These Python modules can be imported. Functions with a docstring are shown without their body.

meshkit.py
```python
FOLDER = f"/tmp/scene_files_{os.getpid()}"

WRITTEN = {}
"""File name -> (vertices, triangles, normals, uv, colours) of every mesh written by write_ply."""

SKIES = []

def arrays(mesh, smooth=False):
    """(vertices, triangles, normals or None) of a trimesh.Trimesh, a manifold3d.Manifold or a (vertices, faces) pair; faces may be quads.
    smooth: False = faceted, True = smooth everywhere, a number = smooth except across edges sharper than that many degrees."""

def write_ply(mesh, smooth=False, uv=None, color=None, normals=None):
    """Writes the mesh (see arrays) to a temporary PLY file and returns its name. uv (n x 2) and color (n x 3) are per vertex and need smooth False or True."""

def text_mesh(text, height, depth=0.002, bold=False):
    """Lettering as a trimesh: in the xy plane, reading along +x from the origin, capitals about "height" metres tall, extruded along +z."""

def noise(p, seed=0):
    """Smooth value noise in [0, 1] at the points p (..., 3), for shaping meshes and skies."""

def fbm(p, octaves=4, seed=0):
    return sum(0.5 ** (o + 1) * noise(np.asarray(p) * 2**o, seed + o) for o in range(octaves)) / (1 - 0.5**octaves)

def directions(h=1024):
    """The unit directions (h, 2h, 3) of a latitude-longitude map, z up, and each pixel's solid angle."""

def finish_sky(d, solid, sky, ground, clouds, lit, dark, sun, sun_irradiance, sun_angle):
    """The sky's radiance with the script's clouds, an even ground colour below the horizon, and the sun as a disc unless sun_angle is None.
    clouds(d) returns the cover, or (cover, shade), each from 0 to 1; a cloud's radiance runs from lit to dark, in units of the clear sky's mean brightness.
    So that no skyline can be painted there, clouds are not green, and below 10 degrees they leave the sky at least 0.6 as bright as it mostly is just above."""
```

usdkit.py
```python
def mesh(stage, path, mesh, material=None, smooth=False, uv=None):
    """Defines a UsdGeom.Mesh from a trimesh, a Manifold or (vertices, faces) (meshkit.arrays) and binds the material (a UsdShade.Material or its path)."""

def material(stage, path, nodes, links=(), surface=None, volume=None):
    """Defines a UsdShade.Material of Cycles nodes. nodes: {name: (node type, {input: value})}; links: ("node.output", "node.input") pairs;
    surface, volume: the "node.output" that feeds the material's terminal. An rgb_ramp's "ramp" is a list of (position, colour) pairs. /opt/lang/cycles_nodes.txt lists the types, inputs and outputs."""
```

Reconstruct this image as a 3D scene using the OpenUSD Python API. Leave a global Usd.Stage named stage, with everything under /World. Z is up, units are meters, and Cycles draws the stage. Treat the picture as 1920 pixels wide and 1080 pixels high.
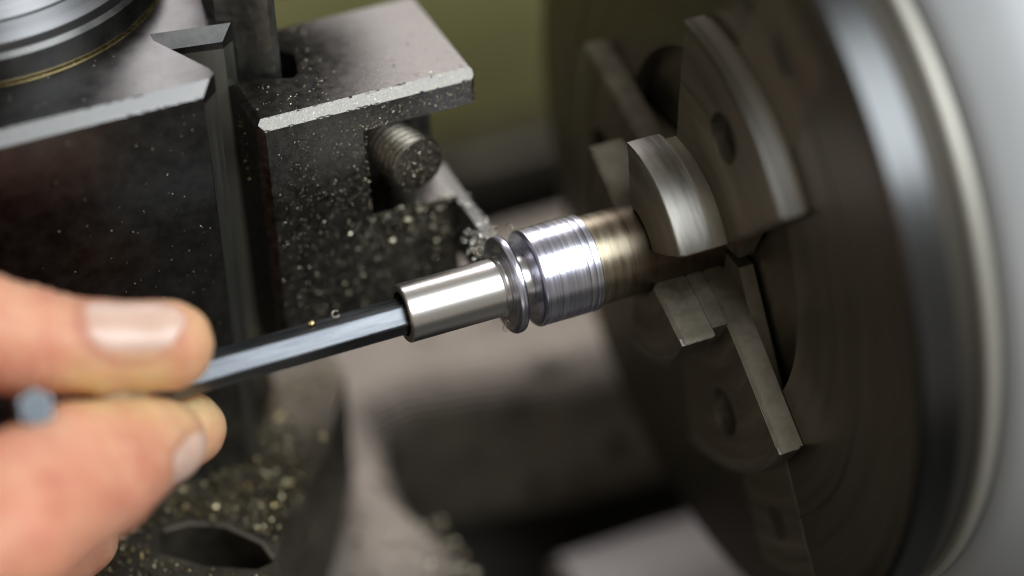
import math, random
import numpy as np, trimesh, manifold3d as m3, usdkit, meshkit
from pxr import Usd, UsdGeom, UsdLux, UsdShade, Gf, Sdf

random.seed(7); rng = np.random.default_rng(7)
stage = Usd.Stage.CreateInMemory()
UsdGeom.SetStageUpAxis(stage, 'Z'); UsdGeom.SetStageMetersPerUnit(stage, 1.0)
UsdGeom.Xform.Define(stage, '/World'); UsdGeom.Scope.Define(stage, '/World/Looks')
MM = 0.001          # everything below is written in millimetres; x runs along the spindle, z is up, the turned part lies on the x axis

# ------------------------------------------------------------------ camera
TH, PS, RO, DIST = math.radians(36.5), math.radians(22.25), math.radians(-2.15), 520.0
FW = np.array([math.sin(PS)*math.cos(TH), math.cos(PS)*math.cos(TH), -math.sin(TH)])
r0 = np.array([math.cos(PS), -math.sin(PS), 0]); u0 = np.cross(r0, FW)
RT = math.cos(RO)*r0 + math.sin(RO)*u0; UP = np.cross(RT, FW)
EYE = -DIST*FW + np.array([0, 0, -1.34])
cam = UsdGeom.Camera.Define(stage, '/World/camera')
M = Gf.Matrix4d(*RT, 0, *UP, 0, *(-FW), 0, *(EYE*MM), 1)
cam.AddTransformOp().Set(M)
cam.CreateFocalLengthAttr(85.0); cam.CreateHorizontalApertureAttr(36.0); cam.CreateVerticalApertureAttr(20.25)
cam.CreateClippingRangeAttr(Gf.Vec2f(0.02, 20.0))
cam.CreateFStopAttr(2.7); cam.CreateFocusDistanceAttr((DIST-5)*MM)
cam.CreateExposureAttr(0.0)

# ------------------------------------------------------------------ light: workshop lamps, plus an added low fill
def rect_light(name, pos, target, w, h, intensity, color):
    L = UsdLux.RectLight.Define(stage, '/World/' + name)
    p = np.array(pos, float); z = p - np.array(target, float); z /= np.linalg.norm(z)
    x = np.cross([0, 0, 1], z); x /= np.linalg.norm(x); y = np.cross(z, x)
    L.AddTransformOp().Set(Gf.Matrix4d(*x, 0, *y, 0, *z, 0, *(p*MM), 1))
    L.CreateWidthAttr(w*MM); L.CreateHeightAttr(h*MM); L.CreateIntensityAttr(intensity); L.CreateColorAttr(Gf.Vec3f(*color))
    return L
rect_light('lamp_front', (176, -345, 470), (-20, 10, 20), 360, 400, 9.4, (0.90, 0.96, 1.0))
rect_light('lamp_back', (230, 560, 470), (0, 40, 30), 460, 280, 6.8, (0.99, 0.94, 0.97))
rect_light('lamp_left', (-620, -420, 420), (-90, 0, 10), 260, 260, 1.7, (1.0, 0.95, 0.88))
rect_light('low_fill', (-240, -560, -190), (30, 0, -10), 240, 160, 1.4, (1.0, 0.96, 0.9))  # added fill with no known source, lifts front faces and lower jaw
dome = UsdLux.DomeLight.Define(stage, '/World/room_light')
usdkit.material(stage, '/World/Looks/room', {'b': ('background_shader', {'color': (1.0, 0.93, 0.82), 'strength': 0.33})}, [], surface='b.background')
UsdShade.MaterialBindingAPI.Apply(dome.GetPrim()).Bind(UsdShade.Material.Get(stage, '/World/Looks/room'))

# ------------------------------------------------------------------ helpers
used = {}
def numbered(parent, name):
    k = (parent, name); n = used.get(k, 0); used[k] = n + 1
    return f'{parent}/{name}' + (f'_{n:03d}' if n else '')
def keys(prim, **kw):
    for k, v in kw.items():
        if v: prim.SetCustomDataByKey(k, v)
bases = {}
def thing(name, label, cat, base=(0, 0, 0), group=None, kind=None):
    path = numbered('/World', name)
    x = UsdGeom.Xform.Define(stage, path); x.AddTranslateOp().Set(Gf.Vec3d(*(np.array(base, float)*MM)))
    keys(x.GetPrim(), label=label, category=cat, group=group, kind=kind); bases[path] = np.array(base, float)
    return path
def obj(name, mesh, mat, parent=None, smooth=30, label=None, cat=None, group=None, kind=None):
    par = parent or '/World'; path = numbered(par, name)
    base = np.zeros(3); q = par
    while q != '/World':
        if q in bases: base = bases[q]; break
        q = q.rsplit('/', 1)[0]
    v, f, _ = meshkit.arrays(mesh)
    t = trimesh.Trimesh((v - base)*MM, f, process=False)
    if smooth: t.merge_vertices()
    p = usdkit.mesh(stage, path, t, '/World/Looks/' + mat, smooth=smooth)
    keys(p.GetPrim(), label=label, category=cat, group=group, kind=kind)
    return path
def box(x0, x1, y0, y1, z0, z1):
    return m3.Manifold.cube((x1-x0, y1-y0, z1-z0)).translate((x0, y0, z0))
def extr(poly, z0, z1):                      # plan polygon (x, y) standing from z0 to z1
    return m3.CrossSection([poly]).extrude(z1-z0).translate((0, 0, z0))
PX = np.array([[0, 0, 1, 0], [1, 0, 0, 0], [0, 1, 0, 0]], float)
def extr_x(cs, x0, x1):                      # (y, z) section running along x
    return cs.extrude(x1-x0).transform(PX).translate((x0, 0, 0))
def lathe(prof, seg=160, closed=True):       # (x, r) profile turned about the x axis
    P = np.array(prof, float); n = len(P); a = np.arange(seg)*2*math.pi/seg
    v = np.stack([np.repeat(P[:, 0][:, None], seg, 1), P[:, 1][:, None]*np.cos(a), P[:, 1][:, None]*np.sin(a)], -1).reshape(-1, 3)
    f = []
    for i in range(n if closed else n-1):
        j = (i+1) % n; k = np.arange(seg); l = (k+1) % seg
        f += [np.c_[i*seg+k, j*seg+k, j*seg+l], np.c_[i*seg+k, j*seg+l, i*seg+l]]
    t = trimesh.Trimesh(v, np.vstack(f), process=False); t.update_faces(t.area_faces > 1e-9)
    if t.volume < 0: t.invert()
    return t
def turned_about(mesh, origin, axis):        # moves a lathe mesh from the x axis to another axis
    T = trimesh.geometry.align_vectors([1, 0, 0], axis); T[:3, 3] = origin
    m = mesh.copy(); m.apply_transform(T); return m
def edges(mf, c=0.35):                       # knocks the outer edges off a convex-ish solid by a small chamfer
    return mf
def chamfer_box(x0, x1, y0, y1, z0, z1, c=0.5):
    pts = []
    for sx, x in ((1, x0), (-1, x1)):
        for sy, y in ((1, y0), (-1, y1)):
            for sz, z in ((1, z0), (-1, z1)):
                pts += [(x+sx*c, y+sy*c, z), (x+sx*c, y, z+sz*c), (x, y+sy*c, z+sz*c)]
    return m3.Manifold.hull_points(np.array(pts, float))
def tube(pts, r, sides=6):
    p = np.asarray(pts, float); t = np.gradient(p, axis=0); t /= np.linalg.norm(t, axis=1, keepdims=True)+1e-12
    a = np.cross(t, np.where(np.abs(t[:, 2:]) < .9, [0, 0, 1.], [1., 0, 0])); a /= np.linalg.norm(a, axis=1, keepdims=True)
    b = np.cross(t, a); g = np.arange(sides)*2*math.pi/sides
    v = p[:, None]+np.broadcast_to(r, (len(p),))[:, None, None]*(np.cos(g)[None, :, None]*a[:, None]+np.sin(g)[None, :, None]*b[:, None])
    i, j = np.meshgrid(np.arange(len(p)-1), np.arange(sides), indexing='ij')
    q = np.stack([i*sides+j, i*sides+(j+1) % sides, (i+1)*sides+(j+1) % sides, (i+1)*sides+j], -1).reshape(-1, 4)
    return trimesh.Trimesh(v.reshape(-1, 3), np.vstack([q[:, [0, 1, 2]], q[:, [0, 2, 3]]]), process=False)

# ------------------------------------------------------------------ materials (positions in metres, so scales are large)
def metal(name, c1, c2, rough, spots=None, scale=300, bump=0.25, bscale=2500, metallic=1.0, dist=0.00006, stretch=(1, 1, 1), spec=0.5):
    n = {'g': ('geometry', {}), 'mp': ('mapping', {'scale': stretch}),
         'n1': ('noise_texture', {'scale': scale, 'detail': 6, 'roughness': 0.62}),
         'n2': ('noise_texture', {'scale': bscale, 'detail': 4, 'roughness': 0.6}),
         'c': ('rgb_ramp', {'ramp': [(0.32, c1), (0.68, c2)]}),
         'r': ('map_range', {'from_min': 0.3, 'from_max': 0.7, 'to_min': rough[0], 'to_max': rough[1], 'clamp': True}),
         'b': ('bump', {'strength': bump, 'distance': dist}),
         'p': ('principled_bsdf', {'metallic': metallic, 'specular_ior_level': spec})}
    l = [('g.position', 'mp.vector'), ('mp.vector', 'n1.vector'), ('mp.vector', 'n2.vector'), ('n1.fac', 'c.fac'), ('n1.fac', 'r.value'), ('r.result', 'p.roughness'),
         ('n2.fac', 'b.height'), ('b.normal', 'p.normal')]
    last = 'c.color'
    if spots:
        col, thr, sc = spots
        n['v'] = ('noise_texture', {'scale': sc, 'detail': 3, 'roughness': 0.7}); n['vr'] = ('rgb_ramp', {'ramp': [(thr, (0, 0, 0)), (thr+0.06, (1, 1, 1))]})
        n['mx'] = ('mix', {'color2': col}); l += [('g.position', 'v.vector'), ('v.fac', 'vr.fac'), ('vr.color', 'mx.fac'), (last, 'mx.color1')]; last = 'mx.color'
    l.append((last, 'p.base_color'))
    usdkit.material(stage, '/World/Looks/'+name, n, l, surface='p.BSDF')
def turned(name, c1, c2, rough, ring=9000, bump=0.35, dist=0.00004, aniso=0.0, around=60.0, metallic=1.0, ramp=(0.3, 0.7), zaxis=None, xfade=None):
    # lathe marks: noise drawn out round the x axis (fine along x and along the radius)
    n = {'g': ('geometry', {}), 's': ('separate_xyz', {}), 'yy': ('math', {'math_type': 'multiply'}), 'zz': ('math', {'math_type': 'multiply'}),
         'a': ('math', {'math_type': 'add'}), 'rr': ('math', {'math_type': 'sqrt'}), 'th': ('math', {'math_type': 'arctan2'}), 'tt': ('math', {'math_type': 'multiply', 'value2': around*1e-6}),
         'cv': ('combine_xyz', {}), 'n1': ('noise_texture', {'scale': ring, 'detail': 4, 'roughness': 0.6}), 'n2': ('noise_texture', {'scale': ring*0.23, 'detail': 5, 'roughness': 0.7}),
         'c': ('rgb_ramp', {'ramp': [(ramp[0], c1), (ramp[1], c2)]}),
         'r': ('map_range', {'from_min': 0.3, 'from_max': 0.7, 'to_min': rough[0], 'to_max': rough[1], 'clamp': True}),
         'b': ('bump', {'strength': bump, 'distance': dist}), 'tg': ('tangent', {'direction_type': 'radial', 'axis': 'x'}),
         'p': ('principled_bsdf', {'metallic': metallic, 'anisotropic': aniso})}
    l = [('g.position', 's.vector'), ('s.y', 'yy.value1'), ('s.y', 'yy.value2'), ('s.z', 'zz.value1'), ('s.z', 'zz.value2'), ('yy.value', 'a.value1'), ('zz.value', 'a.value2'), ('a.value', 'rr.value1'),
         ('s.y', 'th.value1'), ('s.z', 'th.value2'), ('th.value', 'tt.value1'),
         ('s.x', 'cv.x'), ('rr.value', 'cv.y'), ('tt.value', 'cv.z'), ('cv.vector', 'n1.vector'), ('cv.vector', 'n2.vector'), ('n2.fac', 'c.fac'), ('c.color', 'p.base_color'),
         ('n2.fac', 'r.value'), ('r.result', 'p.roughness'), ('n1.fac', 'b.height'), ('b.normal', 'p.normal')]
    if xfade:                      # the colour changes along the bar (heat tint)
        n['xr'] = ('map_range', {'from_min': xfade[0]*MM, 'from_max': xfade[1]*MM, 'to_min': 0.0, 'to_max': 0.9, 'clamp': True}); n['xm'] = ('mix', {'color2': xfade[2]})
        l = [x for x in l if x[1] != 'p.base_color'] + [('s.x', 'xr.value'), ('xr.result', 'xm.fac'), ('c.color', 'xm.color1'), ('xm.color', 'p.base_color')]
    if zaxis:                      # rings about an upright axis instead
        n['of'] = ('mapping', {'location': (-zaxis[0]*MM, -zaxis[1]*MM, 0)})
        l = [('g.position', 'of.vector'), ('of.vector', 's.vector')] + [(a.replace('s.z', 's.#').replace('s.x', 's.z').replace('s.#', 's.x') if a.startswith('s.') else a, b) for a, b in l[1:]]
    usdkit.material(stage, '/World/Looks/'+name, n, l, surface='p.BSDF')
metal('black_steel', (0.078, 0.078, 0.078), (0.118, 0.115, 0.110), (0.26, 0.38), scale=220, bump=0.25, bscale=2600)
metal('black_steel_rough', (0.075, 0.072, 0.066), (0.135, 0.128, 0.118), (0.24, 0.42), scale=420, spots=((0.34, 0.30, 0.19), 0.62, 3000), bump=0.5, bscale=2200, dist=0.00010)
metal('black_steel_screw', (0.10, 0.09, 0.07), (0.20, 0.18, 0.15), (0.26, 0.46), scale=900, bump=0.6, bscale=3000, dist=0.0001)
metal('dull_end', (0.09, 0.105, 0.12), (0.13, 0.15, 0.165), (0.5, 0.6), scale=900, metallic=0.6)
metal('lit_flank_steel', (0.24, 0.235, 0.21), (0.31, 0.305, 0.275), (0.42, 0.52), scale=300, stretch=(1, 1, 0.1))  # lighter steel for the post flank, reflected light put into the colour
metal('bar_steel', (0.17, 0.17, 0.155), (0.24, 0.24, 0.22), (0.40, 0.5), scale=400)
metal('key_steel', (0.068, 0.074, 0.084), (0.18, 0.19, 0.205), (0.26, 0.38), scale=700, stretch=(0.08, 1, 1), bump=0.30, bscale=2400)
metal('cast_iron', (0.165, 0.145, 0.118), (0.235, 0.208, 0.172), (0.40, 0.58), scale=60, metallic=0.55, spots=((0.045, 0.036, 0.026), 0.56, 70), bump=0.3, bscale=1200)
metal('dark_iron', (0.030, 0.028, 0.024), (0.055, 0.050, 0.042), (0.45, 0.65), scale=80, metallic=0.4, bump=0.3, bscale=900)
metal('grimy_slide', (0.045, 0.040, 0.030), (0.16, 0.14, 0.11), (0.35, 0.60), scale=90, metallic=0.8, bump=0.5, bscale=1500, dist=0.0002)
metal('pale_way', (0.13, 0.116, 0.108), (0.19, 0.172, 0.162), (0.40, 0.5), scale=60, metallic=0.3)
metal('blade_steel', (0.10, 0.098, 0.09), (0.20, 0.195, 0.18), (0.42, 0.6), scale=900, bump=0.6, bscale=2500, dist=0.0001)
metal('olive_paint', (0.255, 0.24, 0.095), (0.32, 0.30, 0.13), (0.5, 0.6), scale=12, metallic=0.0)
metal('grey_paint', (0.30, 0.31, 0.32), (0.35, 0.355, 0.36), (0.45, 0.55), scale=15, metallic=0.0)
metal('chip_metal', (0.36, 0.32, 0.22), (0.66, 0.61, 0.48), (0.16, 0.34), scale=900, metallic=0.65)
metal('swarf', (0.55, 0.53, 0.48), (0.80, 0.78, 0.72), (0.2, 0.36), scale=900, metallic=0.5)
metal('brass_chip', (0.50, 0.38, 0.16), (0.80, 0.66, 0.36), (0.18, 0.34), scale=900)
metal('dull_chip', (0.20, 0.165, 0.085), (0.46, 0.41, 0.27), (0.26, 0.42), scale=500)
turned('bright_turned', (0.63, 0.61, 0.59), (0.645, 0.625, 0.605), (0.285, 0.295), ring=9000, bump=0.06, dist=0.00001)
turned('ridged_turned', (0.42, 0.42, 0.58), (0.72, 0.73, 0.77), (0.22, 0.34), ring=4200, bump=0.35, dist=0.00004, around=400)
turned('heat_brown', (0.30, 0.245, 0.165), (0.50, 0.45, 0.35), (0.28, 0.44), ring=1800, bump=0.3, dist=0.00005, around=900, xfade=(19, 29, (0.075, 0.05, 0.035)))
turned('chuck_steel', (0.065, 0.067, 0.068), (0.09, 0.092, 0.094), (0.24, 0.32), ring=800, bump=0.3, dist=0.00006, around=3000)
turned('chuck_face', (0.19, 0.172, 0.14), (0.27, 0.245, 0.20), (0.34, 0.44), ring=800, bump=0.3, dist=0.00006, around=3000)
turned('chuck_dark', (0.11, 0.10, 0.088), (0.16, 0.148, 0.128), (0.35, 0.5), ring=800)
turned('rim_steel', (0.31, 0.298, 0.262), (0.40, 0.383, 0.34), (0.45, 0.55), ring=800, metallic=0.6)
turned('lit_jaw_rim', (0.26, 0.245, 0.22), (0.44, 0.42, 0.385), (0.28, 0.42), ring=1100, bump=0.15, dist=0.00008, around=3000)  # lighter copy of the jaw steel, lamp reflection put into the colour
turned('jaw_steel', (0.17, 0.15, 0.115), (0.28, 0.25, 0.195), (0.50, 0.62), ring=1100, bump=0.15, dist=0.00008, around=3000)
turned('hub_steel', (0.085, 0.085, 0.088), (0.20, 0.20, 0.205), (0.34, 0.46), ring=1500, bump=0.4, dist=0.00008, zaxis=(-88.6, 94.3), around=200)

# ------------------------------------------------------------------ the setting and the machine behind
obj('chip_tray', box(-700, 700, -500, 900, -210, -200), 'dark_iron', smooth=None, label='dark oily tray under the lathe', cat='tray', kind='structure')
t = thing('back_panel', 'olive green painted guard panel standing behind the lathe', 'panel', (120, 222, -200))
obj('panel', chamfer_box(-300, 420, 222, 226, -112, -20, 1), 'olive_paint', t)
obj('foot_rail', chamfer_box(-300, 420, 205, 232, -126, -112, 2), 'cast_iron', t)
obj('skirt', box(-300, 420, 212, 222, -200, -126), 'dark_iron', t)

t = thing('lathe_bed', 'pale machined bed way under the carriage and chuck', 'lathe bed', (0, 0, -200))
obj('bed_way', chamfer_box(24, 420, -50, 44, -140, -125, 3), 'pale_way', t)
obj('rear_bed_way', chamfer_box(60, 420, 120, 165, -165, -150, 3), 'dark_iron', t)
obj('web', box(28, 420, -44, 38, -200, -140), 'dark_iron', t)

# ------------------------------------------------------------------ carriage (saddle)
def rounded(poly, r):
    cs = m3.CrossSection([poly]); return cs.offset(-r, m3.JoinType.Round, circular_segments=48).offset(2*r, m3.JoinType.Round, circular_segments=48).offset(-r, m3.JoinType.Round, circular_segments=48)
def soft_plate(cs, z0, z1, r, n=6):          # plate with a rounded top edge
    parts = [cs.offset(0.0).extrude(z1-r-z0).translate((0, 0, z0))]
    for k in range(n):
        a0, a1 = k/n*math.pi/2, (k+1)/n*math.pi/2
        ins = r*(1-math.cos((a0+a1)/2))
        parts.append(cs.offset(-ins, m3.JoinType.Round, circular_segments=40).extrude(r*(math.sin(a1)-math.sin(a0))+0.01).translate((0, 0, z1-r+r*math.sin(a0)-0.01)))
    return m3.Manifold.batch_boolean(parts, m3.OpType.Add)
t = thing('lathe_carriage', 'grey cast iron carriage saddle with a wing running towards the front, below the tool post', 'carriage', (-20, 60, -200))
sad = rounded([(-150, 150), (-150, 30), (-60, -30), (-36, -30), (-18, 8), (-6, 27), (-10, 44), (-11, 62), (-7, 70), (2, 72.5), (40, 64), (90, 60), (90, 150)], 3.5)
obj('saddle', soft_plate(sad, -130, -90, 18, 14), 'cast_iron', t, smooth=60)
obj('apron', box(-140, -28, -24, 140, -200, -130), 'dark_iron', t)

# ------------------------------------------------------------------ compound slide
t = thing('compound_slide', 'grimy dark slide block under the tool post, heaped with chips', 'slide', (-80, 20, -90))
edge = [(-22.5, 112), (-22.5, 54), (-24.3, 51.7), (-27.6, 45.2), (-31.0, 38.6), (-35.0, 31.5), (-39.3, 25), (-43.5, 19.2), (-48.0, 13.7), (-52, 9.4), (-56, 5), (-62, -6), (-92, -34)]
slide = extr((edge+[(-190, -34), (-190, 112)])[::-1], -89.8, -56)
slot = [(-80, 18.5), (-73, 17.8), (-66, 13.5), (-60.5, 4.5), (-60, -2), (-64, -2.5), (-74, 3.5), (-82, 12)]
slide = slide - extr(slot[::-1], -70, -50)
obj('slide_body', slide, 'grimy_slide', t)
obj('slot_rim', tube([(-79, 18.6, -55.9), (-73, 18.2, -55.8), (-66, 13.9, -55.7), (-60.3, 4.7, -55.7), (-59.6, -1.6, -55.9)], 0.5), 'cast_iron', t)

# ------------------------------------------------------------------ tool post
t = thing('tool_post', 'large black steel tool post with a bright sloping top edge, left of the tool holder', 'tool post', (-85, 60, -56))
plan = [(-150, 32), (-54.4, 32), (-50.4, 36), (-50.6, 38.2), (-58.0, 54.8), (-43.6, 52.2), (-40.6, 54.6), (-41.2, 100), (-150, 100)]
def NICK(mf):
    g = np.random.default_rng(9)
    for a, b_, n in (((-110, 32, 43.9), (-55, 32, 43.9), 16), ((-110, 34.7, 46.5), (-56, 34.7, 46.5), 14)):
        for u in g.random(n):
            r = float(g.uniform(0.2, 0.6)); p = np.array(a)+(np.array(b_)-np.array(a))*u+np.array([0, -.6, .6])*r*.7
            mf = mf - m3.Manifold.sphere(r, 8).scale((float(g.uniform(1, 3)), 1, 1)).translate(tuple(float(q) for q in p))
    return mf
body = extr(plan, -55.8, 46.5)
def half(p, n):                               # keeps the side of the plane that n points away from
    n = np.array(n, float); n /= np.linalg.norm(n); return n, float(np.dot(n, p))
for p, n in (((-80, 32, 43.9), (0, -1, 1)), ((-48.8, 34.0, 44.6), (1, -1, 1.4))):
    nn, d = half(p, n); body = body.trim_by_plane(-nn, -d)
bev = m3.Manifold.hull_points(np.array([(x, y, z) for x, y0 in ((-57.9, 54.4), (-38, 50.8)) for y, z in ((y0, 46.6), (y0, 43.3), (y0+3.3, 46.6))]))
body = body - bev
body = NICK(body)
obj('post_body', body, 'black_steel', t)
from shapely.geometry import LineString, Polygon, Point
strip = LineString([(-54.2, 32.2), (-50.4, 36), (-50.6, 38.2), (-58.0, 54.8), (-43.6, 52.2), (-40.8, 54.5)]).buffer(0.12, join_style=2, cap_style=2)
obj('lit_flank', m3.CrossSection([list(strip.exterior.coords)[:-1][::-1]]).extrude(97.6).translate((0, 0, -55.6)) ^ box(-80, -30, 20, 80, -56, 43.1), 'lit_flank_steel', t)  # thin lighter skin on the notch faces, stands in for reflected light
hub = lathe([(0, 0.01), (0, 40.5), (0.8, 41), (4.5, 41), (5.5, 40.3), (6.3, 38.2), (6.6, 36.5), (14, 36.3), (15, 35.4), (15.4, 34), (28, 33.6), (29, 32.4), (29.4, 30), (46, 29.6), (47, 28), (47, 0.01)], 200)
def about_z(m, o): return turned_about(m, o, (0, 0, 1))
obj('seat_ring', about_z(lathe([(0, 30), (0, 43.7), (0.25, 43.7), (0.25, 30)], 200), (-88.6, 94.3, 46.5)), 'brass_chip', t)
hu = thing('clamp_hub', 'round turned steel clamping hub on top of the tool post', 'clamp hub', (-88.6, 94.3, 47.2))
obj('flange', about_z(lathe([(-0.4, 0.01), (-0.4, 42.9), (0.6, 43.3), (5.2, 43.0), (6.2, 42.0), (6.2, 0.01)], 200), (-88.6, 94.3, 47.2)), 'black_steel', hu)
obj('barrel', about_z(lathe([(6.2, 0.01), (6.2, 41.6), (8, 41.4), (11, 38.6), (11.3, 38.1), (11.6, 38.1), (14.5, 35.6), (14.9, 35.1), (15.3, 35.1), (20, 33.4), (40, 32), (62, 31), (63, 0.01)], 200), (-88.6, 94.3, 47.2)), 'hub_steel', hu)

# locking bar between post and holder
t = thing('locking_bar', 'upright black dovetail bar rising between tool post and holder', 'bar', (-38, 56, -30))
obj('bar', extr([(-43.4, 56.6), (-40.4, 55.2), (-37.8, 52.4), (-35.6, 50.4), (-33.6, 49.4), (-31.8, 50.2), (-31.4, 52), (-34.5, 66), (-43.4, 68)], -30, 110), 'bar_steel', t)

# ------------------------------------------------------------------ tool holder
t = thing('tool_holder', 'black steel tool holder speckled with chips, square slot in its front', 'tool holder', (-20, 50, -31))
h = box(-43.5, 0.4, 32, 68, -31, 26) + box(-43.5, 6.2, 32, 68, 26, 34)
h = h - box(-20.2, 10, 20, 46, 2.9, 26.0)
h = h - extr([(-60, 90), (-60, 56), (-43.6, 56), (-41.5, 50.4), (-36.6, 49.8), (-33.6, 47.8), (-30.2, 46.8), (-28.6, 48.2), (-26.6, 56), (-31, 61), (-32, 90)], -40, 40)       # notch for the bar
for p, n in (((-20, 32, 31.9), (0, -1, 1)), ((-43.5, 33.7, 0), (-1, -1, 0)), ((-43.5, 40, 32.6), (-1, 0, 1)), ((6.2, 32.8, 30), (1, -1, 0)), ((6.2, 40, 33.6), (1, 0, 1)), ((-20, 32.0, -30.4), (0, -1, -1))):
    nn, d = half(p, n); h = h.trim_by_plane(-nn, -d)
def nicks(mf, a, b_, n, seed):
    g = np.random.default_rng(seed); a, b_ = np.array(a, float), np.array(b_, float)
    for u in g.random(n):
        r = float(g.uniform(0.18, 0.55)); p = a+(b_-a)*u+g.normal(size=3)*0.05
        mf = mf - m3.Manifold.sphere(r, 8).scale((float(g.uniform(1, 2.6)), 1, 1)).translate(tuple(float(q) for q in p+np.array([0, -.6, .6])*r*0.72))
    return mf
h = nicks(h, (-43, 32, 31.8), (6, 32, 31.8), 26, 1); h = nicks(h, (-43, 34.1, 34), (6, 34.1, 34), 22, 2)
h = nicks(h, (-20, 32, 2.9), (0, 32, 2.9), 6, 3)
obj('holder_body', h, 'black_steel_rough', t)
def thread(r0, pitch, L, depth, seg=72, per=10, blend=1.0):
    nx = int(L/pitch*per)+1; xs = np.linspace(0, L, nx); a = np.arange(seg)*2*math.pi/seg
    ph = (xs[:, None]/pitch + a[None]/(2*math.pi)) % 1.0
    r = r0 - depth*np.clip(np.abs(ph*2-1)*1.25-0.12, 0, 1)
    r[-2:] = np.minimum(r[-2:], r0-0.5*depth)
    v = np.stack([np.repeat(xs[:, None], seg, 1), r*np.cos(a), r*np.sin(a)], -1)
    v = np.vstack([v.reshape(-1, 3), [[xs[-1]+0.15, 0, 0]], [[0, 0, 0]]]); f = []
    k = np.arange(seg); l = (k+1) % seg
    for i in range(nx-1): f += [np.c_[i*seg+k, (i+1)*seg+k, (i+1)*seg+l], np.c_[i*seg+k, (i+1)*seg+l, i*seg+l]]
    f += [np.c_[(nx-1)*seg+k, np.full(seg, nx*seg), (nx-1)*seg+l], np.c_[k, l, np.full(seg, nx*seg+1)]]
    m = trimesh.Trimesh(v, np.vstack(f), process=False); m.fix_normals(); return m
sc = turned_about(thread(6.5, 1.75, 18.0, 1.0), (-12.2, 46.5, 15.2), np.array([0.17, -0.985, 0.03]))
sc.vertices += (meshkit.fbm(sc.vertices*1.1, 3, 5)[:, None]-0.5)*0.25
s = thing('clamp_screw', 'threaded black screw end poking out of the holder slot', 'screw', (-13.6, 46, 15.6))
obj('threaded_shank', sc, 'black_steel_screw', s, smooth=25)
st = thing('adjusting_stud', 'knurled round nut on a stud at the back of the tool holder', 'adjusting nut', (-17, 92, 34))
obj('stud', about_z(lathe([(0, 0.01), (0, 4), (70, 4), (70, 0.01)], 32), (-17, 92, 30)), 'black_steel', st)
a = np.arange(96)*2*math.pi/96; rr = np.where(np.arange(96) % 2, 19.0, 19.7)
obj('knurled_nut', m3.CrossSection([[(float(x), float(y)) for x, y in zip(rr*np.cos(a), rr*np.sin(a))]]).extrude(22).translate((-17, 95, 60)), 'black_steel', st)

# parting blade
b = thing('parting_blade', 'narrow grey parting blade reaching from the holder to the groove', 'cutting tool', (1.8, 40, 0))
bl = m3.Manifold.hull_points(np.array([(x, y, z) for x, y, z in [(0.45, 45.9, 2.6), (3.0, 45.9, 2.6), (0.45, 13, 1.9), (3.0, 13, 1.9), (0.6, 6.1, 0.2), (2.8, 6.1, 0.2), (0.8, 6.9, -6), (2.7, 6.9, -6), (0.8, 14, -12), (2.7, 14, -12), (0.6, 45.9, -14), (2.8, 45.9, -14)]]))
obj('blade', bl, 'blade_steel', b)

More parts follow.
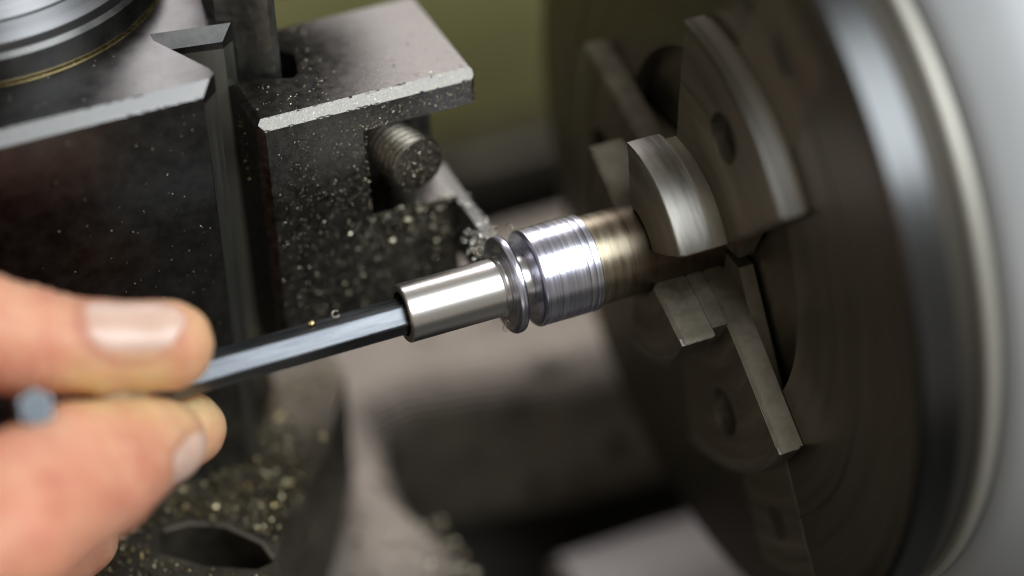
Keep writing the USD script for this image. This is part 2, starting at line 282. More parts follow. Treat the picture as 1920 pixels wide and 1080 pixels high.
# ------------------------------------------------------------------ the turned part
t = thing('turned_workpiece', 'bright turned steel part with bored sleeve, flange and groove in the chuck', 'workpiece', (0, 0, 0))
RS = 6.4
obj('sleeve', lathe([(-25.3, 4.9), (-25.3, 6.1), (-25.0, RS), (-3.9, RS), (-3.6, RS+0.25), (-3.2, RS+0.2), (-3.0, RS-0.15), (-2.6, RS-0.1), (-2.4, RS+0.3), (-2.4, 4.9)], 192), 'bright_turned', t)
rg = np.random.default_rng(3)
obj('flange', lathe([(-2.4, 4.9), (-2.4, 9.8), (-2.2, 10.55), (-1.9, 10.75), (-1.5, 10.8), (-1.3, 10.7), (-0.8, 10.75), (-0.5, 10.6), (-0.25, 10.2), (-0.1, 9.2), (-0.1, 4.9)], 192), 'ridged_turned', t)
obj('neck', lathe([(-0.1, 4.9), (-0.1, 5.9), (0.5, 5.7), (1.0, 5.85), (1.8, 5.7), (2.6, 5.9), (3.2, 5.75), (3.2, 4.9)], 160), 'bright_turned', t)
xs = np.linspace(3.8, 17.0, 64); rad = 10.75+np.cumsum(rg.normal(0, 0.006, 64)); rad = 10.75+(rad-rad.mean())*0.8+rg.normal(0, 0.009, 64)*(rg.random(64) < .5)
rad[18] -= .06; rad[50] -= .05; rad[57] -= .05
obj('body', lathe([(3.2, 4.9), (3.2, 9.8), (3.45, 10.45)]+[(float(x), float(r)) for x, r in zip(xs, rad)]+[(17.25, 10.4), (17.25, 4.9)], 192), 'ridged_turned', t, smooth=50)
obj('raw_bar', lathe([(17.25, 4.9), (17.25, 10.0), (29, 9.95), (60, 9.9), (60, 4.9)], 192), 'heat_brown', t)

# ------------------------------------------------------------------ chuck with three jaws
t = thing('lathe_chuck', 'large dark steel three jaw lathe chuck gripping the workpiece', 'chuck', (48, 0, 0))
obj('face', lathe([(51, 11), (51, 40), (47.2, 41), (46.7, 41.6), (46.7, 87.8), (46.9, 88.2), (55, 88.2), (55, 11)], 260), 'chuck_face', t)
obj('chuck_body', lathe([(46.75, 88.21), (47.5, 89.8), (55.4, 89.8), (56, 89.2), (56, 88.21)], 260), 'chuck_steel', t)
obj('rear_body', lathe([(56, 11), (56, 88.6), (61.6, 87.0), (62.0, 86.6), (62.0, 11)], 260), 'chuck_dark', t)
obj('rim_ring', lathe([(62.0, 30), (62.0, 87.0), (62.4, 88.3), (63.0, 88.8), (65.0, 88.8), (65.6, 88.2), (65.6, 30)], 260), 'rim_steel', t)
obj('face_groove', lathe([(46.62, 66.2), (46.62, 66.8), (46.9, 66.8), (46.9, 66.2)], 260), 'dark_iron', t)
ol = m3.CrossSection([[(0, 0), (7.5, -5.6), (13, -9.6), (20, -14), (26, -16.5), (54, -27), (54.6, -27), (54.6, 27), (54, 27), (26, 16.5), (20, 14), (13, 9.6), (7.5, 5.6)]])
base_ol = m3.CrossSection([[(0, 0), (9, -13), (84, -13), (84, 13), (9, 13)]])
def disc(r): return m3.CrossSection.circle(r, 240)
def layer(cs, x0, x1): return extr_x(cs, x0, x1)
def jaw(ang, bites):
    A = ol - disc(10.05); parts = []
    tip, mid, st2 = A ^ disc(26.0), A ^ disc(24.2), A ^ disc(54.3)
    for k, (i, w) in enumerate(((0.7, .22), (0.42, .22), (0.18, .26))): parts.append(layer(tip.offset(-i), 29+sum((.22, .22, .26)[:k]), 29+sum((.22, .22, .26)[:k])+w+.01))
    parts += [layer(tip, 29.7, 36.6), layer(tip.offset(-.3), 36.59, 37.0), layer(mid, 36.99, 40.7)]
    for k, (i, w) in enumerate(((0.7, .22), (0.42, .22), (0.18, .26))): parts.append(layer(st2.offset(-i), 40.6+sum((.22, .22, .26)[:k]), 40.6+sum((.22, .22, .26)[:k])+w+.01))
    parts += [layer(st2, 41.3, 45.4), layer(st2.offset(-.5), 45.39, 46.55), layer((base_ol-disc(10.05)) ^ disc(80), 46.55, 50)]
    m = m3.Manifold.batch_boolean(parts, m3.OpType.Add)
    m = m - m3.Manifold.cylinder(20, 5.6, 5.6, 48).transform(PX).translate((36, 40.5, 0)) - m3.Manifold.cylinder(4, 4.2, 4.2, 40).transform(PX).translate((43, 68, 0))
    return m.rotate((ang, 0, 0))
for ang in (117, 237, 357):
    j = obj('jaw', jaw(ang, 0), 'jaw_steel', t, smooth=35)
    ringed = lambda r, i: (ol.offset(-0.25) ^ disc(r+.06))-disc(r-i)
    obj('lit_step_rim', extr_x(ringed(26.0, 1.5), 28.95, 36.4).rotate((ang, 0, 0)), 'lit_jaw_rim', j, smooth=35)  # bright band on the step edge, its highlight carried by lighter colour
    obj('lit_step_rim', extr_x(ringed(54.3, 1.5), 40.55, 45.3).rotate((ang, 0, 0)), 'lit_jaw_rim', j, smooth=35)
    c, s_ = math.cos(math.radians(ang)), math.sin(math.radians(ang))
    sk = m3.Manifold.cylinder(5, 5.0, 5.0, 40).transform(PX).translate((44, 40.5, 0)) - m3.CrossSection.circle(2.6, 6).extrude(6).transform(PX).translate((42, 40.5, 0))
    obj('socket_screw', sk.rotate((ang, 0, 0)), 'chuck_steel', j)
t = thing('headstock', 'light grey painted round headstock casting behind the chuck', 'headstock', (140, 0, 0))
obj('casting', lathe([(66.5, 56), (66.5, 87.5), (69, 92), (76, 97), (84, 100), (260, 100), (260, 56)], 200), 'grey_paint', t)
obj('spindle_nose', lathe([(65.6, 12), (65.6, 55), (75, 55), (75, 12)], 120), 'chuck_steel', t)

# ------------------------------------------------------------------ hex key
t = thing('hex_key', 'black L shaped hex key pushed into the bore of the bright sleeve', 'hex key', (-70, 0, -0.6))
def hexbar(path, r, tilt, c=0.12):
    p = np.asarray(path, float); T = np.gradient(p, axis=0); T /= np.linalg.norm(T, axis=1, keepdims=True)
    nrm = np.array([0, -math.sin(math.radians(tilt[0])), math.cos(math.radians(tilt[0]))]); rings = []
    for i in range(len(p)):
        nrm = nrm - T[i]*np.dot(nrm, T[i]); nrm /= np.linalg.norm(nrm); b_ = np.cross(T[i], nrm)
        rr_ = r*(0.86 if i in (0, len(p)-1) else 1)
        ring = []
        for k in range(6):
            for d in (-4, 4):
                a_ = math.radians(60*k+30+d); ring.append(p[i]+rr_*0.985*(math.cos(a_)*nrm+math.sin(a_)*b_))
        rings.append(ring)
    v = np.array(rings).reshape(-1, 3); n = 12; f = []
    k = np.arange(n); l = (k+1) % n
    for i in range(len(p)-1): f += [np.c_[i*n+k, (i+1)*n+k, (i+1)*n+l], np.c_[i*n+k, (i+1)*n+l, i*n+l]]
    for i, s in ((0, 1), (len(p)-1, -1)):
        cc = len(v); v = np.vstack([v, p[i]]); f.append(np.c_[i*n+k, i*n+l, np.full(n, cc)][:, ::s])
    m = trimesh.Trimesh(v, np.vstack(f), process=False); m.fix_normals(); return m
A_, B_, E_ = np.array([-10.0, 0.1, -0.6]), np.array([-112.0, -0.2, -0.4]), np.array([-106.9, -19.6, 17.9])
d1 = (A_-B_)/np.linalg.norm(A_-B_); d2 = (E_-B_)/np.linalg.norm(E_-B_)
path = [A_, A_-d1*0.5] + [A_+(B_+d1*7-A_)*s for s in np.linspace(0.1, 1, 12)]
for s in np.linspace(0.1, 0.9, 9): path.append((1-s)**2*(B_+d1*7)+2*s*(1-s)*B_+s*s*(B_+d2*7))
path += [B_+d2*7+(E_-B_-d2*7)*s for s in (0.0, 0.3, 0.6, 0.97, 1)]
HEXTILT = 52
obj('bar', hexbar(path, 4.05, (HEXTILT,)), 'key_steel', t, smooth=20)
# sawn end of the short arm
uu = np.array([0, -math.sin(math.radians(HEXTILT)), math.cos(math.radians(HEXTILT))])
obj('end_face', turned_about(lathe([(0, 0.01), (0.25, 3.35), (0.45, 3.2), (0.5, 0.01), ], 6), E_-d2*0.15, d2), 'dull_end', t, smooth=20)

# ------------------------------------------------------------------ the hand
SKIN = {'thumb': [(-76.9, -4.7, 12.3, 9.2), (-90.8, -2.4, 14.8, 9.5), (-104.8, -0.6, 19.9, 10.8), (-122.2, 4.3, 28.9, 13), (-148.8, 22.9, 18.4, 17)],
        'index': [(-82.5, -11.5, -5.9, 8.9), (-98.7, -22.3, -2.4, 11.0), (-119.2, -38.1, 4.3, 13), (-146.6, -42.8, 4.6, 15), (-170, -12, -6, 18)],
        'pad': [(-88.1, -12.4, -1.4, 8.4), (-103.4, -20.4, 4.2, 10.6), (-118.0, -28.5, 6.4, 11.5)],
        'middle': [(-74.3, 0.0, -14.1, 7.9), (-90.3, -6.7, -13.9, 8.8), (-115.1, -20.2, -14.9, 10.5), (-145.7, -27.4, -17.7, 14), (-172, -5, -12, 18)],
        'ring': [(-100.5, -0.9, -33.8, 8), (-114.8, -6.9, -35.1, 9), (-128.4, -16.0, -36.6, 10), (-150.3, -15.2, -33, 13), (-174, 0, -18, 18)],
        'pinky': [(-112.5, 4.3, -53.5, 7), (-123.4, -0.8, -55.4, 8), (-134.3, -6.6, -56, 9), (-156.4, -4, -46, 12), (-178, 6, -22, 17)],
        'palm': [(-150, 22, 10, 17), (-174.9, -1.4, -12, 20), (-169.5, 9.9, -0.1, 20), (-205, 14, -4, 24), (-250, 22, -7.5, 25), (-300, 30, -9, 29)]}
def cone_sdf(P, a, b):
    a, b = np.array(a, float), np.array(b, float); pa = P-a[:3]; ba = b[:3]-a[:3]
    h_ = np.clip(pa@ba/np.dot(ba, ba), 0, 1)
    return np.linalg.norm(pa-h_[:, None]*ba, axis=1)-(a[3]+(b[3]-a[3])*h_*h_*(3-2*h_))
def smin(a, b, k):
    h_ = np.clip(0.5+0.5*(b-a)/k, 0, 1); return b+(a-b)*h_-k*h_*(1-h_)
def chain(P, c, k=1.5):
    d = None
    for a, b in zip(c[:-1], c[1:]):
        e = cone_sdf(P, a, b); d = e if d is None else smin(d, e, k)
    return d
THUMB_N = np.array([0.12, -0.25, 0.96]); THUMB_N /= np.linalg.norm(THUMB_N)
def hand_sdf(P):
    th = chain(P, SKIN['thumb'])
    ax = np.array(SKIN['thumb'][0][:3])
    th = np.maximum(th, ((P-ax)@THUMB_N-8.0)*0.55+np.maximum(0, th+1.5)*0.3) if False else th
    ix = smin(chain(P, SKIN['index']), chain(P, SKIN['pad']), 4.0)
    md, rg_, pk, pl = chain(P, SKIN['middle']), chain(P, SKIN['ring']), chain(P, SKIN['pinky']), chain(P, SKIN['palm'], 8)
    # fingers stay apart towards their tips and run together in the palm
    w = np.clip((-128-P[:, 0])/25, 0, 1)*7+0.35
    d = np.minimum(th, 1e9)
    d = smin(d, ix, w); d = smin(d, md, w); d = smin(d, rg_, w); d = smin(d, pk, w); d = smin(d, pl, np.maximum(w, 0.4))
    # skin folds over the thumb joint and finger joints
    s = (P-np.array([-101.0, -1.5, 18.5]))@np.array([0.96, -0.15, -0.25])
    fold = np.exp(-(s/6.0)**2)*np.cos(s*2.1+0.6*np.sin(P[:, 1]*.5))*0.34
    s2 = (P-np.array([-97.0, -22, -3]))@np.array([0.80, 0.58, -0.15]); fold2 = np.exp(-(s2/4.5)**2)*np.cos(s2*2.3+0.5*np.sin(P[:, 2]*.6))*0.28
    return d+fold*(th < 3)+fold2*(ix < 3) + (meshkit.fbm(P*0.22, 3, 9)-0.5)*0.7
def surface_nets(f, lo, hi, h_):
    n = np.ceil((np.array(hi)-lo)/h_).astype(int)+1; g = [lo[i]+h_*np.arange(n[i]) for i in range(3)]
    val = np.empty(n, np.float32)
    K = 5; m_ = (n+K-1)//K+1                  # a coarse pass first: only cells near the skin are worked out finely
    co = np.stack(np.meshgrid(*[lo[i]+h_*K*np.arange(m_[i]) for i in range(3)], indexing='ij'), -1)
    cv = f(co.reshape(-1, 3)).reshape(m_); ii = [np.minimum((np.arange(n[i])+K//2)//K, m_[i]-1) for i in range(3)]
    val[:] = cv[np.ix_(*ii)]; near = np.argwhere(np.abs(val) < h_*K*1.3); P = np.array(lo)+h_*near
    for k in range(0, len(P), 200000): val[tuple(near[k:k+200000].T)] = f(P[k:k+200000])
    ins = val < 0; c = np.zeros(np.array(n)-1, int)
    for o in np.ndindex(2, 2, 2): c += ins[o[0]:n[0]-1+o[0], o[1]:n[1]-1+o[1], o[2]:n[2]-1+o[2]]
    act = (c > 0) & (c < 8); idx = -np.ones(act.shape, int); ijk = np.argwhere(act); idx[act] = np.arange(len(ijk))
    acc = np.zeros((len(ijk), 3)); cnt = np.zeros(len(ijk))
    for ax in range(3):
        for o in np.ndindex(2, 2):
            a_ = ijk.copy(); oth = [q for q in range(3) if q != ax]; a_[:, oth[0]] += o[0]; a_[:, oth[1]] += o[1]
            b_ = a_.copy(); b_[:, ax] += 1
            va, vb = val[tuple(a_.T)], val[tuple(b_.T)]; m = (va < 0) != (vb < 0); tt = va[m]/(va[m]-vb[m])
            p = a_[m].astype(float); p[:, ax] += tt; acc[m] += p; cnt[m] += 1
    v = np.array(lo)+h_*acc/cnt[:, None]; quads = []
    for ax in range(3):
        oth = [q for q in range(3) if q != ax]; sl0 = [slice(None)]*3; sl1 = [slice(None)]*3; sl0[ax] = slice(0, -1); sl1[ax] = slice(1, None)
        ch = ins[tuple(sl0)] != ins[tuple(sl1)]; e = np.argwhere(ch); e = e[(e[:, oth[0]] > 0) & (e[:, oth[1]] > 0) & (e[:, oth[0]] < n[oth[0]]-1) & (e[:, oth[1]] < n[oth[1]]-1)]
        q = []
        for o in ((0, 0), (1, 0), (1, 1), (0, 1)):
            k = e.copy(); k[:, oth[0]] -= o[0]; k[:, oth[1]] -= o[1]; q.append(idx[tuple(k.T)])
        q = np.stack(q, 1); fl = ins[tuple(e.T)] ^ (ax == 1); q[fl] = q[fl][:, ::-1]; quads.append(q)
    q = np.vstack(quads); m = trimesh.Trimesh(v, np.vstack([q[:, [0, 1, 2]], q[:, [0, 2, 3]]]), process=False)
    if m.volume < 0: m.invert()
    return m
hm = surface_nets(hand_sdf, np.array([-300., -66, -74]), np.array([-62., 64, 58]), 0.75)
trimesh.smoothing.filter_taubin(hm, lamb=0.5, nu=0.53, iterations=8)

def skin_material():
    n = {'g': ('geometry', {}), 'n1': ('noise_texture', {'scale': 120, 'detail': 7, 'roughness': 0.72}), 'n2': ('noise_texture', {'scale': 650, 'detail': 4, 'roughness': 0.7}),
         'v': ('voronoi_texture', {'scale': 1500}), 'c': ('rgb_ramp', {'ramp': [(0.28, (0.58, 0.20, 0.135)), (0.5, (0.71, 0.325, 0.21)), (0.72, (0.78, 0.44, 0.275))]}),
         'at': ('attribute', {'attribute': 'pressed'}), 'mx': ('mix', {'color2': (0.80, 0.56, 0.26)}), 'ct': ('attribute', {'attribute': 'cuticle'}), 'mc': ('mix', {'color2': (0.42, 0.12, 0.085)}),
         'b1': ('bump', {'strength': 0.8, 'distance': 0.0005}), 'b2': ('bump', {'strength': 0.4, 'distance': 0.00018}),
         'p': ('principled_bsdf', {'roughness': 0.40, 'subsurface_weight': 0.6, 'subsurface_scale': 0.0016, 'subsurface_radius': (1.0, 0.35, 0.18), 'specular_ior_level': 0.42})}
    l = [('g.position', 'n1.vector'), ('g.position', 'n2.vector'), ('g.position', 'v.vector'), ('n1.fac', 'c.fac'), ('c.color', 'mx.color1'), ('at.fac', 'mx.fac'), ('mx.color', 'mc.color1'), ('ct.fac', 'mc.fac'), ('mc.color', 'p.base_color'),
         ('n2.fac', 'b1.height'), ('v.distance', 'b2.height'), ('b1.normal', 'b2.normal'), ('b2.normal', 'p.normal')]
    usdkit.material(stage, '/World/Looks/skin', n, l, surface='p.BSDF')
    n = {'g': ('geometry', {}), 'n1': ('noise_texture', {'scale': 200, 'detail': 3}), 'c': ('rgb_ramp', {'ramp': [(0.3, (0.76, 0.44, 0.34)), (0.7, (0.82, 0.52, 0.42))]}),
         'p': ('principled_bsdf', {'roughness': 0.30, 'subsurface_weight': 0.3, 'subsurface_scale': 0.001, 'subsurface_radius': (1, .4, .25)})}
    usdkit.material(stage, '/World/Looks/nail', n, [('g.position', 'n1.vector'), ('n1.fac', 'c.fac'), ('c.color', 'p.base_color')], surface='p.BSDF')
skin_material()
t = thing('person', 'bare hand pinching the black hex key between thumb and fingertips', 'person', (-150, 0, -20))
hp = obj('hand', hm, 'skin', t, smooth=True)
hv = np.array(UsdGeom.Mesh.Get(stage, hp).GetPointsAttr().Get())/MM + bases[t]
pr = np.zeros(len(hv))
for c_, r_ in (((-80, -3, 4), 13), ((-74, 1, -8), 9), ((-70, -3, 10), 9), ((-84, -11, 10), 8), ((-95, -12, 12), 7)):
    pr = np.maximum(pr, np.exp(-(np.linalg.norm(hv-np.array(c_), axis=1)/r_)**2))
UsdGeom.PrimvarsAPI(UsdGeom.Mesh.Get(stage, hp)).CreatePrimvar('pressed', Sdf.ValueTypeNames.FloatArray, 'vertex').Set([float(x) for x in pr*0.85])
def nail(center, axis, out, L, W, name):
    ax = np.array(axis, float); ax /= np.linalg.norm(ax); o = np.array(out, float); o -= ax*np.dot(o, ax); o /= np.linalg.norm(o); sd = np.cross(ax, o)
    nu, nv = 22, 20; top = []
    for i in range(nu):
        u = i/(nu-1)*2-1
        for j in range(nv):
            v_ = j/(nv-1)*2-1
            e = (1-abs(u)**2.6)**(1/2.6) if abs(u) < 1 else 0.0
            ww = W*(0.16+0.84*e)
            P0 = np.array(center)+ax*u*L+sd*v_*ww
            lo, hi = -12., 14.
            ts = np.linspace(hi, lo, 80); dd = hand_sdf(P0+ts[:, None]*o); k = np.argmax(dd < 0); s_ = ts[k]
            lift = 0.16 - 0.45*max(0, abs(v_)-0.8)/0.2 - 0.5*max(0, -u-0.82)/0.18
            top.append(P0+o*(s_+0.17+lift))
    top = np.array(top).reshape(nu, nv, 3)
    for _ in range(6): top[1:-1, 1:-1] = 0.5*top[1:-1, 1:-1]+0.125*(top[2:, 1:-1]+top[:-2, 1:-1]+top[1:-1, 2:]+top[1:-1, :-2])
    bot = top-o*1.3; v = np.vstack([top.reshape(-1, 3), bot.reshape(-1, 3)]); N = nu*nv; f = []
    for i in range(nu-1):
        for j in range(nv-1):
            a_ = i*nv+j; f += [(a_, a_+1, a_+nv+1), (a_, a_+nv+1, a_+nv), (N+a_, N+a_+nv+1, N+a_+1), (N+a_, N+a_+nv, N+a_+nv+1)]
    rim = [j for j in range(nv)]+[i*nv+nv-1 for i in range(1, nu)]+[(nu-1)*nv+j for j in range(nv-2, -1, -1)]+[i*nv for i in range(nu-2, 0, -1)]
    for a_, b_ in zip(rim, rim[1:]+rim[:1]): f += [(a_, N+a_, N+b_), (a_, N+b_, b_)]
    m = trimesh.Trimesh(v, f, process=False); m.fix_normals(); return obj(name, m, 'nail', hp, smooth=55)
NAILS = []
tax = np.array(SKIN['thumb'][0][:3])-np.array(SKIN['thumb'][1][:3])
NAILS.append(((-84.6, -3.3, 13.6), tax, (0.0, -0.36, 0.93), 10.6, 7.4))
nail((-84.6, -3.3, 13.6), tax, (0.0, -0.36, 0.93), 10.6, 7.4, 'thumb_nail')
iax = np.array(SKIN['index'][0][:3])-np.array(SKIN['index'][1][:3])
NAILS.append(((-83.5, -12.2, -5.7), iax, 0.86*(-FW)-0.50*UP+0.34*RT, 7.2, 5.6))
nail((-83.5, -12.2, -5.7), iax, 0.86*(-FW)-0.50*UP+0.34*RT, 7.2, 5.6, 'finger_nail')

ctv = np.zeros(len(hv))
for c_, ax_, o_, L_, W_ in NAILS:             # the reddish fold of skin round each nail
    ax_ = np.array(ax_, float)/np.linalg.norm(ax_); o_ = np.array(o_, float); o_ = o_-ax_*np.dot(o_, ax_); o_ /= np.linalg.norm(o_); sd_ = np.cross(ax_, o_); q_ = hv-np.array(c_)
    u_, v_ = q_@ax_/L_, q_@sd_/W_; qq = (np.abs(u_)**2.6+np.abs(v_)**2.6)**(1/2.6)
    ctv = np.maximum(ctv, np.exp(-((qq-1.02)/0.09)**2)*(q_@o_ > 0)*np.clip(1.2-np.maximum(u_, 0)*1.3, 0, 1))
UsdGeom.PrimvarsAPI(UsdGeom.Mesh.Get(stage, hp)).CreatePrimvar('cuticle', Sdf.ValueTypeNames.FloatArray, 'vertex').Set([float(x) for x in ctv*0.4])

# ------------------------------------------------------------------ chips
def flakes(P, N, size, seed, up=0.0):
    r = np.random.default_rng(seed); V, Fc, o = [], [], 0
    for p, n, s in zip(P, N, size):
        d = r.normal(size=3); d -= n*np.dot(d, n)*r.uniform(0.5, 1); d /= np.linalg.norm(d); b_ = np.cross(n, d); b_ /= np.linalg.norm(b_)+1e-9
        if r.random() < 0.45:                       # crumb
            k = r.uniform(0.25, 0.5, 3)*s; R_ = trimesh.transformations.random_rotation_matrix(r.random(3))[:3, :3]
            v = np.array([(1, 0, 0), (-1, 0, 0), (0, 1, 0), (0, -1, 0), (0, 0, 1), (0, 0, -1)])*k@R_.T + p+n*0.2*s
            f = [(0, 2, 4), (2, 1, 4), (1, 3, 4), (3, 0, 4), (2, 0, 5), (1, 2, 5), (3, 1, 5), (0, 3, 5)]
        else:                                       # curled ribbon
            turn, w = r.uniform(0.6, 3.6), s*r.uniform(0.16, 0.34); R0 = s/turn; tilt = r.uniform(-0.6, 0.6); pts = []
            for k in range(6):
                a_ = -turn/2+turn*k/5; q = p+n*(R0*(1-math.cos(a_))+0.12*s)+d*R0*math.sin(a_)+b_*tilt*s*(k/5-.5)
                pts += [q-b_*w, q+b_*w+n*0.1*s]
            v = np.array(pts); f = []
            for k in range(5): f += [(2*k, 2*k+1, 2*k+3), (2*k, 2*k+3, 2*k+2)]
        V.append(v); Fc.append(np.array(f)+o); o += len(v)
    return trimesh.Trimesh(np.vstack(V), np.vstack(Fc), process=False)
def scatter(n, o, e1, e2, nrm, dens=None, smin_=0.16, smax=0.7, seed=1, off=0.02):
    r = np.random.default_rng(seed); P = []
    o, e1, e2 = (np.array(x, float) for x in (o, e1, e2))
    while len(P) < n:
        u, v = r.random((2, 4*n+50)); k = np.ones(len(u), bool) if dens is None else r.random(len(u)) < dens(u, v)
        P += list(o+e1*u[k][:, None]+e2*v[k][:, None])
    P = np.array(P[:n])+np.array(nrm)*off; s = smin_+(smax-smin_)*r.random(n)**4
    return P, np.tile(np.array(nrm, float), (n, 1)), s
def heap(name, sets, mat, label, seed):
    P, N, S = (np.concatenate([s[i] for s in sets]) for i in range(3))
    return obj(name, flakes(P, N, S, seed), mat, None, smooth=None, label=label, cat='metal chips', kind='stuff')
def patchy(u, v, a, b, c, seed): return meshkit.fbm(np.stack([u*a, v*b, np.full_like(u, c)], -1), 3, seed)
front = lambda u, v: (0.22+0.78*u**1.2*(0.35+0.65*(1-v)))*np.minimum(1, 0.35+1.95*patchy(u, v, 6, 6, 7., 11)**2)
S1 = scatter(5600, (-41.5, 32, -30), (40.5, 0, 0), (0, 0, 60), (0, -1, 0), front, 0.13, 0.52, seed=21)
S1 = tuple(x[[not (-20.4 < p[0] and 2.7 < p[2] < 26.2) for p in S1[0]]] for x in S1)
S1b = scatter(300, (-24, 32, -22), (24, 0, 0), (0, 0, 24), (0, -1, 0), None, 0.2, 0.75, seed=22)
S1c = scatter(420, (-20, 32, 26.3), (26, 0, 0), (0, 0, 5.3), (0, -1, 0), None, 0.15, 0.6, seed=28)
S2 = scatter(420, (-42.5, 34.5, 34), (48, 0, 0), (0, 33, 0), (0, 0, 1), lambda u, v: 0.2+0.8*(u < .45), 0.15, 0.8, seed=23)
S2 = tuple(x[[not (-47 < p[0] < -27 and p[1] > 47) for p in S2[0]]] for x in S2)
S3 = scatter(160, (-43, 31.0, 32.9), (48, 0, 0), (0, 2, 2), (0, -.707, .707), None, 0.12, 0.35, seed=24, off=0.0)
S3 = tuple(x for x in S3)
S4 = scatter(60, (-19.5, 34, 2.9), (19, 0, 0), (0, 11, 0), (0, 0, 1), None, 0.2, 0.8, seed=29)
S11 = scatter(170, (-20, 31.9, 2.2), (20, 0, 0), (0, 0.8, 0.9), (0, -.5, .86), None, 0.2, 0.9, seed=33)
S12 = scatter(22, (-30, 32, -18), (28, 0, 0), (0, 0, 22), (0, -1, 0), None, 1.2, 2.4, seed=34, off=0.1)
S13 = scatter(60, (-20.0, 32.2, 4), (0.6, 0.5, 0), (0, 0, 22), (0, -1, 0), None, 0.2, 0.6, seed=35)
gs = np.random.default_rng(36); ax_s = np.array([0.17, -0.985, 0.03]); ax_s /= np.linalg.norm(ax_s); e_s = np.cross(ax_s, [0, 0, 1]); e_s /= np.linalg.norm(e_s); f_s = np.cross(e_s, ax_s)
ra, rt = 6.0*np.sqrt(gs.random(150)), gs.random(150)*2*math.pi
S14 = (np.array([-12.2, 46.5, 15.2])+ax_s*18.2+np.outer(ra*np.cos(rt), e_s)+np.outer(ra*np.sin(rt), f_s), np.tile(ax_s, (150, 1)), 0.18+0.6*gs.random(150)**3)
tb, xb = gs.uniform(0.2, 2.9, 70), gs.uniform(3, 17.5, 70); nb = np.outer(np.cos(tb), e_s)+np.outer(np.abs(np.sin(tb)), np.array([0, 0, 1.0])); nb /= np.linalg.norm(nb, axis=1, keepdims=True)
S15 = (np.array([-12.2, 46.5, 15.2])+np.outer(xb, ax_s)+nb*6.35, nb, 0.18+0.4*gs.random(70)**2)
heap('metal_chips', [S14, S15], 'chip_metal', 'fine gritty chips stuck to the end and thread of the clamp screw', 37)
heap('metal_chips', [S1, S1b, S1c, S2, S3, S4, S11, S12, S13], 'chip_metal', 'fine bright chips scattered over the front and top of the tool holder', 31)
S5 = scatter(260, (-110, 32, -30), (54, 0, 0), (0, 0, 72), (0, -1, 0), lambda u, v: 0.15+0.85*u, 0.12, 0.6, seed=41)
S6 = scatter(90, (-105, 35, 46.5), (48, 0, 0), (0, 24, 0), (0, 0, 1), None, 0.15, 0.6, seed=42)
S6b = scatter(60, (-55.4, 32.2, -30), (0.4, 0.2, 0), (0, 0, 74), (0.7, -0.7, 0), None, 0.2, 0.7, seed=43)
heap('metal_chips', [S5, S6, S6b], 'chip_metal', 'sparse chips on the black tool post', 44)
S7 = scatter(6000, (-100, -10, -56), (76, 0, 0), (0, 68, 0), (0, 0, 1), lambda u, v: 0.2+0.8*patchy(u, v, 6, 5, 1., 4)**1.5, 0.4, 1.7, seed=51)
top_area = Polygon(edge+[(-190, -34), (-190, 112)]).difference(Polygon(slot).buffer(1.2)).buffer(-0.8)
S7 = tuple(x[[top_area.contains(Point(p[0], p[1])) and not (p[0] < -50 and p[1] > 32) for p in S7[0]]] for x in S7)
S7 = (S7[0]+np.array([0, 0, 1.0])*(3.2*np.random.default_rng(8).random(len(S7[0]))**2*patchy((S7[0][:, 0]+100)/76, (S7[0][:, 1]+10)/68, 5, 5, 3., 6))[:, None], S7[1], S7[2])
heap('brassy_chips', [tuple(x[::5] for x in S7)], 'brass_chip', 'yellow glinting chips among the heap on the slide below the hand', 52)
heap('dull_chips', [tuple(np.concatenate([x[k::5] for k in range(1, 5)]) for x in S7)], 'dull_chip', 'dense heap of dull olive chips on the slide below the hand', 53)
S8 = scatter(170, (-26, -5, -90), (18, 0, 0), (0, 38, 0), (0, 0, 1), lambda u, v: u, 0.6, 2.4, seed=61)
heap('metal_chips', [S8], 'chip_metal', 'coarse chips lying on the carriage wing at the bottom', 62)
S9 = scatter(260, (0.2, 8, 1.2), (3.4, 0, 0), (0, 24, 1.4), (0, 0, 1), lambda u, v: 1-0.8*v, 0.25, 1.3, seed=71)
S9b = (np.array([-0.3, 13.2, 0.2])+np.random.default_rng(5).normal(size=(620, 3))*np.array([1.5, 3.0, 1.7]), np.random.default_rng(6).normal(size=(620, 3)), 0.2+1.3*np.random.default_rng(7).random(620)**3)
keep = (np.hypot(S9b[0][:, 1], S9b[0][:, 2]) > 11.0) | ((S9b[0][:, 0] > 0) & (S9b[0][:, 0] < 3.6) & (np.hypot(S9b[0][:, 1], S9b[0][:, 2]) > 6.2))
S9b = tuple(x[keep] for x in S9b); S9b = (S9b[0], S9b[1]/np.linalg.norm(S9b[1], axis=1, keepdims=True), S9b[2])
gq = np.random.default_rng(17); wires = [flakes(*(np.concatenate([S9[i], S9b[i]]) for i in range(3)), 72)]
for k in range(34):
    n_ = gq.integers(8, 20); st_ = np.array([-0.6, 13.0, 0.8])+gq.normal(size=3)*np.array([1.2, 2.6, 1.3]); dr = gq.normal(size=3); dr[2] += 0.5; dr /= np.linalg.norm(dr); w_ = np.cross(dr, gq.normal(size=3)); w_ /= np.linalg.norm(w_)
    aa = np.linspace(0, gq.uniform(2, 7), n_); q_ = st_+np.outer(aa, dr)*gq.uniform(0.12, 0.4)+gq.uniform(0.25, 0.7)*(np.outer(np.cos(aa), w_)+np.outer(np.sin(aa), np.cross(dr, w_)))
    if (np.hypot(q_[:, 1], q_[:, 2]) > 10.9).all(): wires.append(tube(q_, gq.uniform(0.04, 0.1), 4))
obj('metal_chips', trimesh.util.concatenate(wires), 'swarf', None, smooth=None, label='crumbly bright swarf piled where the parting blade meets the groove', cat='metal chips', kind='stuff')
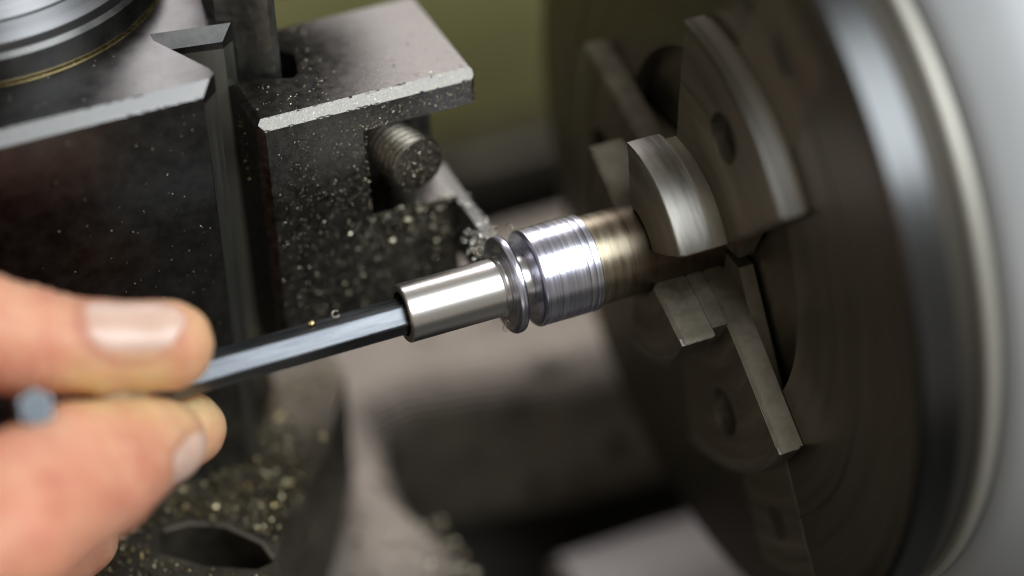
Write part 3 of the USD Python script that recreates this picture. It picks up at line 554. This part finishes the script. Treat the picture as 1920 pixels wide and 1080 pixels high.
S10 = scatter(60, (-43.6, 33, 10), (0, 14, 0), (0, 0, 20), (-1, 0, 0), lambda u, v: (u > .6)*v, 0.3, 0.9, seed=81)
heap('brassy_chips', [S10], 'brass_chip', 'yellow chips caught in the gap between tool post and holder', 82)

def curl(center, r, turns, pitch, axis, th, seed):
    a_ = np.linspace(0, turns*2*math.pi, int(turns*22)+4); g = np.random.default_rng(seed)
    p = np.stack([r*np.cos(a_)*(1+0.15*np.sin(a_*.7)), r*np.sin(a_), pitch*a_/(2*math.pi)], 1)
    m = tube(p, th, 5); T = trimesh.geometry.align_vectors([0, 0, 1], np.array(axis, float)/np.linalg.norm(axis)); T[:3, 3] = center; m.apply_transform(T); return m
G = 'thin metal curls at the cutting groove'
LB = ['thin metal curl standing behind the top of the narrow flange', 'thin metal curl above the open end of the groove', 'thin metal curl on top of the front edge of the ridged body', 'thin metal curl lying behind the far end of the sleeve',
      'thin metal curl hanging under the flange, lower of two', 'thin metal curl at the lower corner of sleeve and flange, upper of two']
for i, (c_, r_, tn, pt, ax_) in enumerate([((-3.0, 10.0, 2.0), 1.3, 1.6, 1.0, (1, .3, .2)), ((2.0, 13.5, 4.5), 1.1, 1.2, .9, (.2, 1, .3)), ((4.6, 11.5, 5.5), 1.0, .8, .6, (1, .2, 0)), ((-5.0, 7.0, 4.5), 0.8, 1.4, .5, (1, 0, .5)),
                                          ((-2.9, -3.5, -9.0), 0.9, 1.1, .6, (.3, 1, .2)), ((-3.4, -4.4, -6.6), 0.7, 1.2, .5, (1, .2, .2))]):
    obj('metal_curl', curl(c_, r_, tn, pt, ax_, 0.09, i), 'chip_metal', None, smooth=True, label=LB[i], cat='metal curl', group=G)
obj('metal_curl', curl((-39.6, 1.0, 4.0), 0.75, 0.8, 0.3, (-.1, -.5, .9), 0.13, 91), 'chip_metal', None, smooth=True, label='tiny curved chip on top of the hex key near the sleeve', cat='metal curl')
bc = trimesh.creation.icosphere(2, 0.55); bc.vertices = bc.vertices*np.array([1.4, .9, .8])*(0.8+0.5*meshkit.noise(bc.vertices*3)[:, None])+np.array([-45.0, 1.0, 3.4])
obj('brass_crumb', bc, 'brass_chip', None, smooth=40, label='single yellow crumb resting on the top edge of the hex key', cat='metal chip')
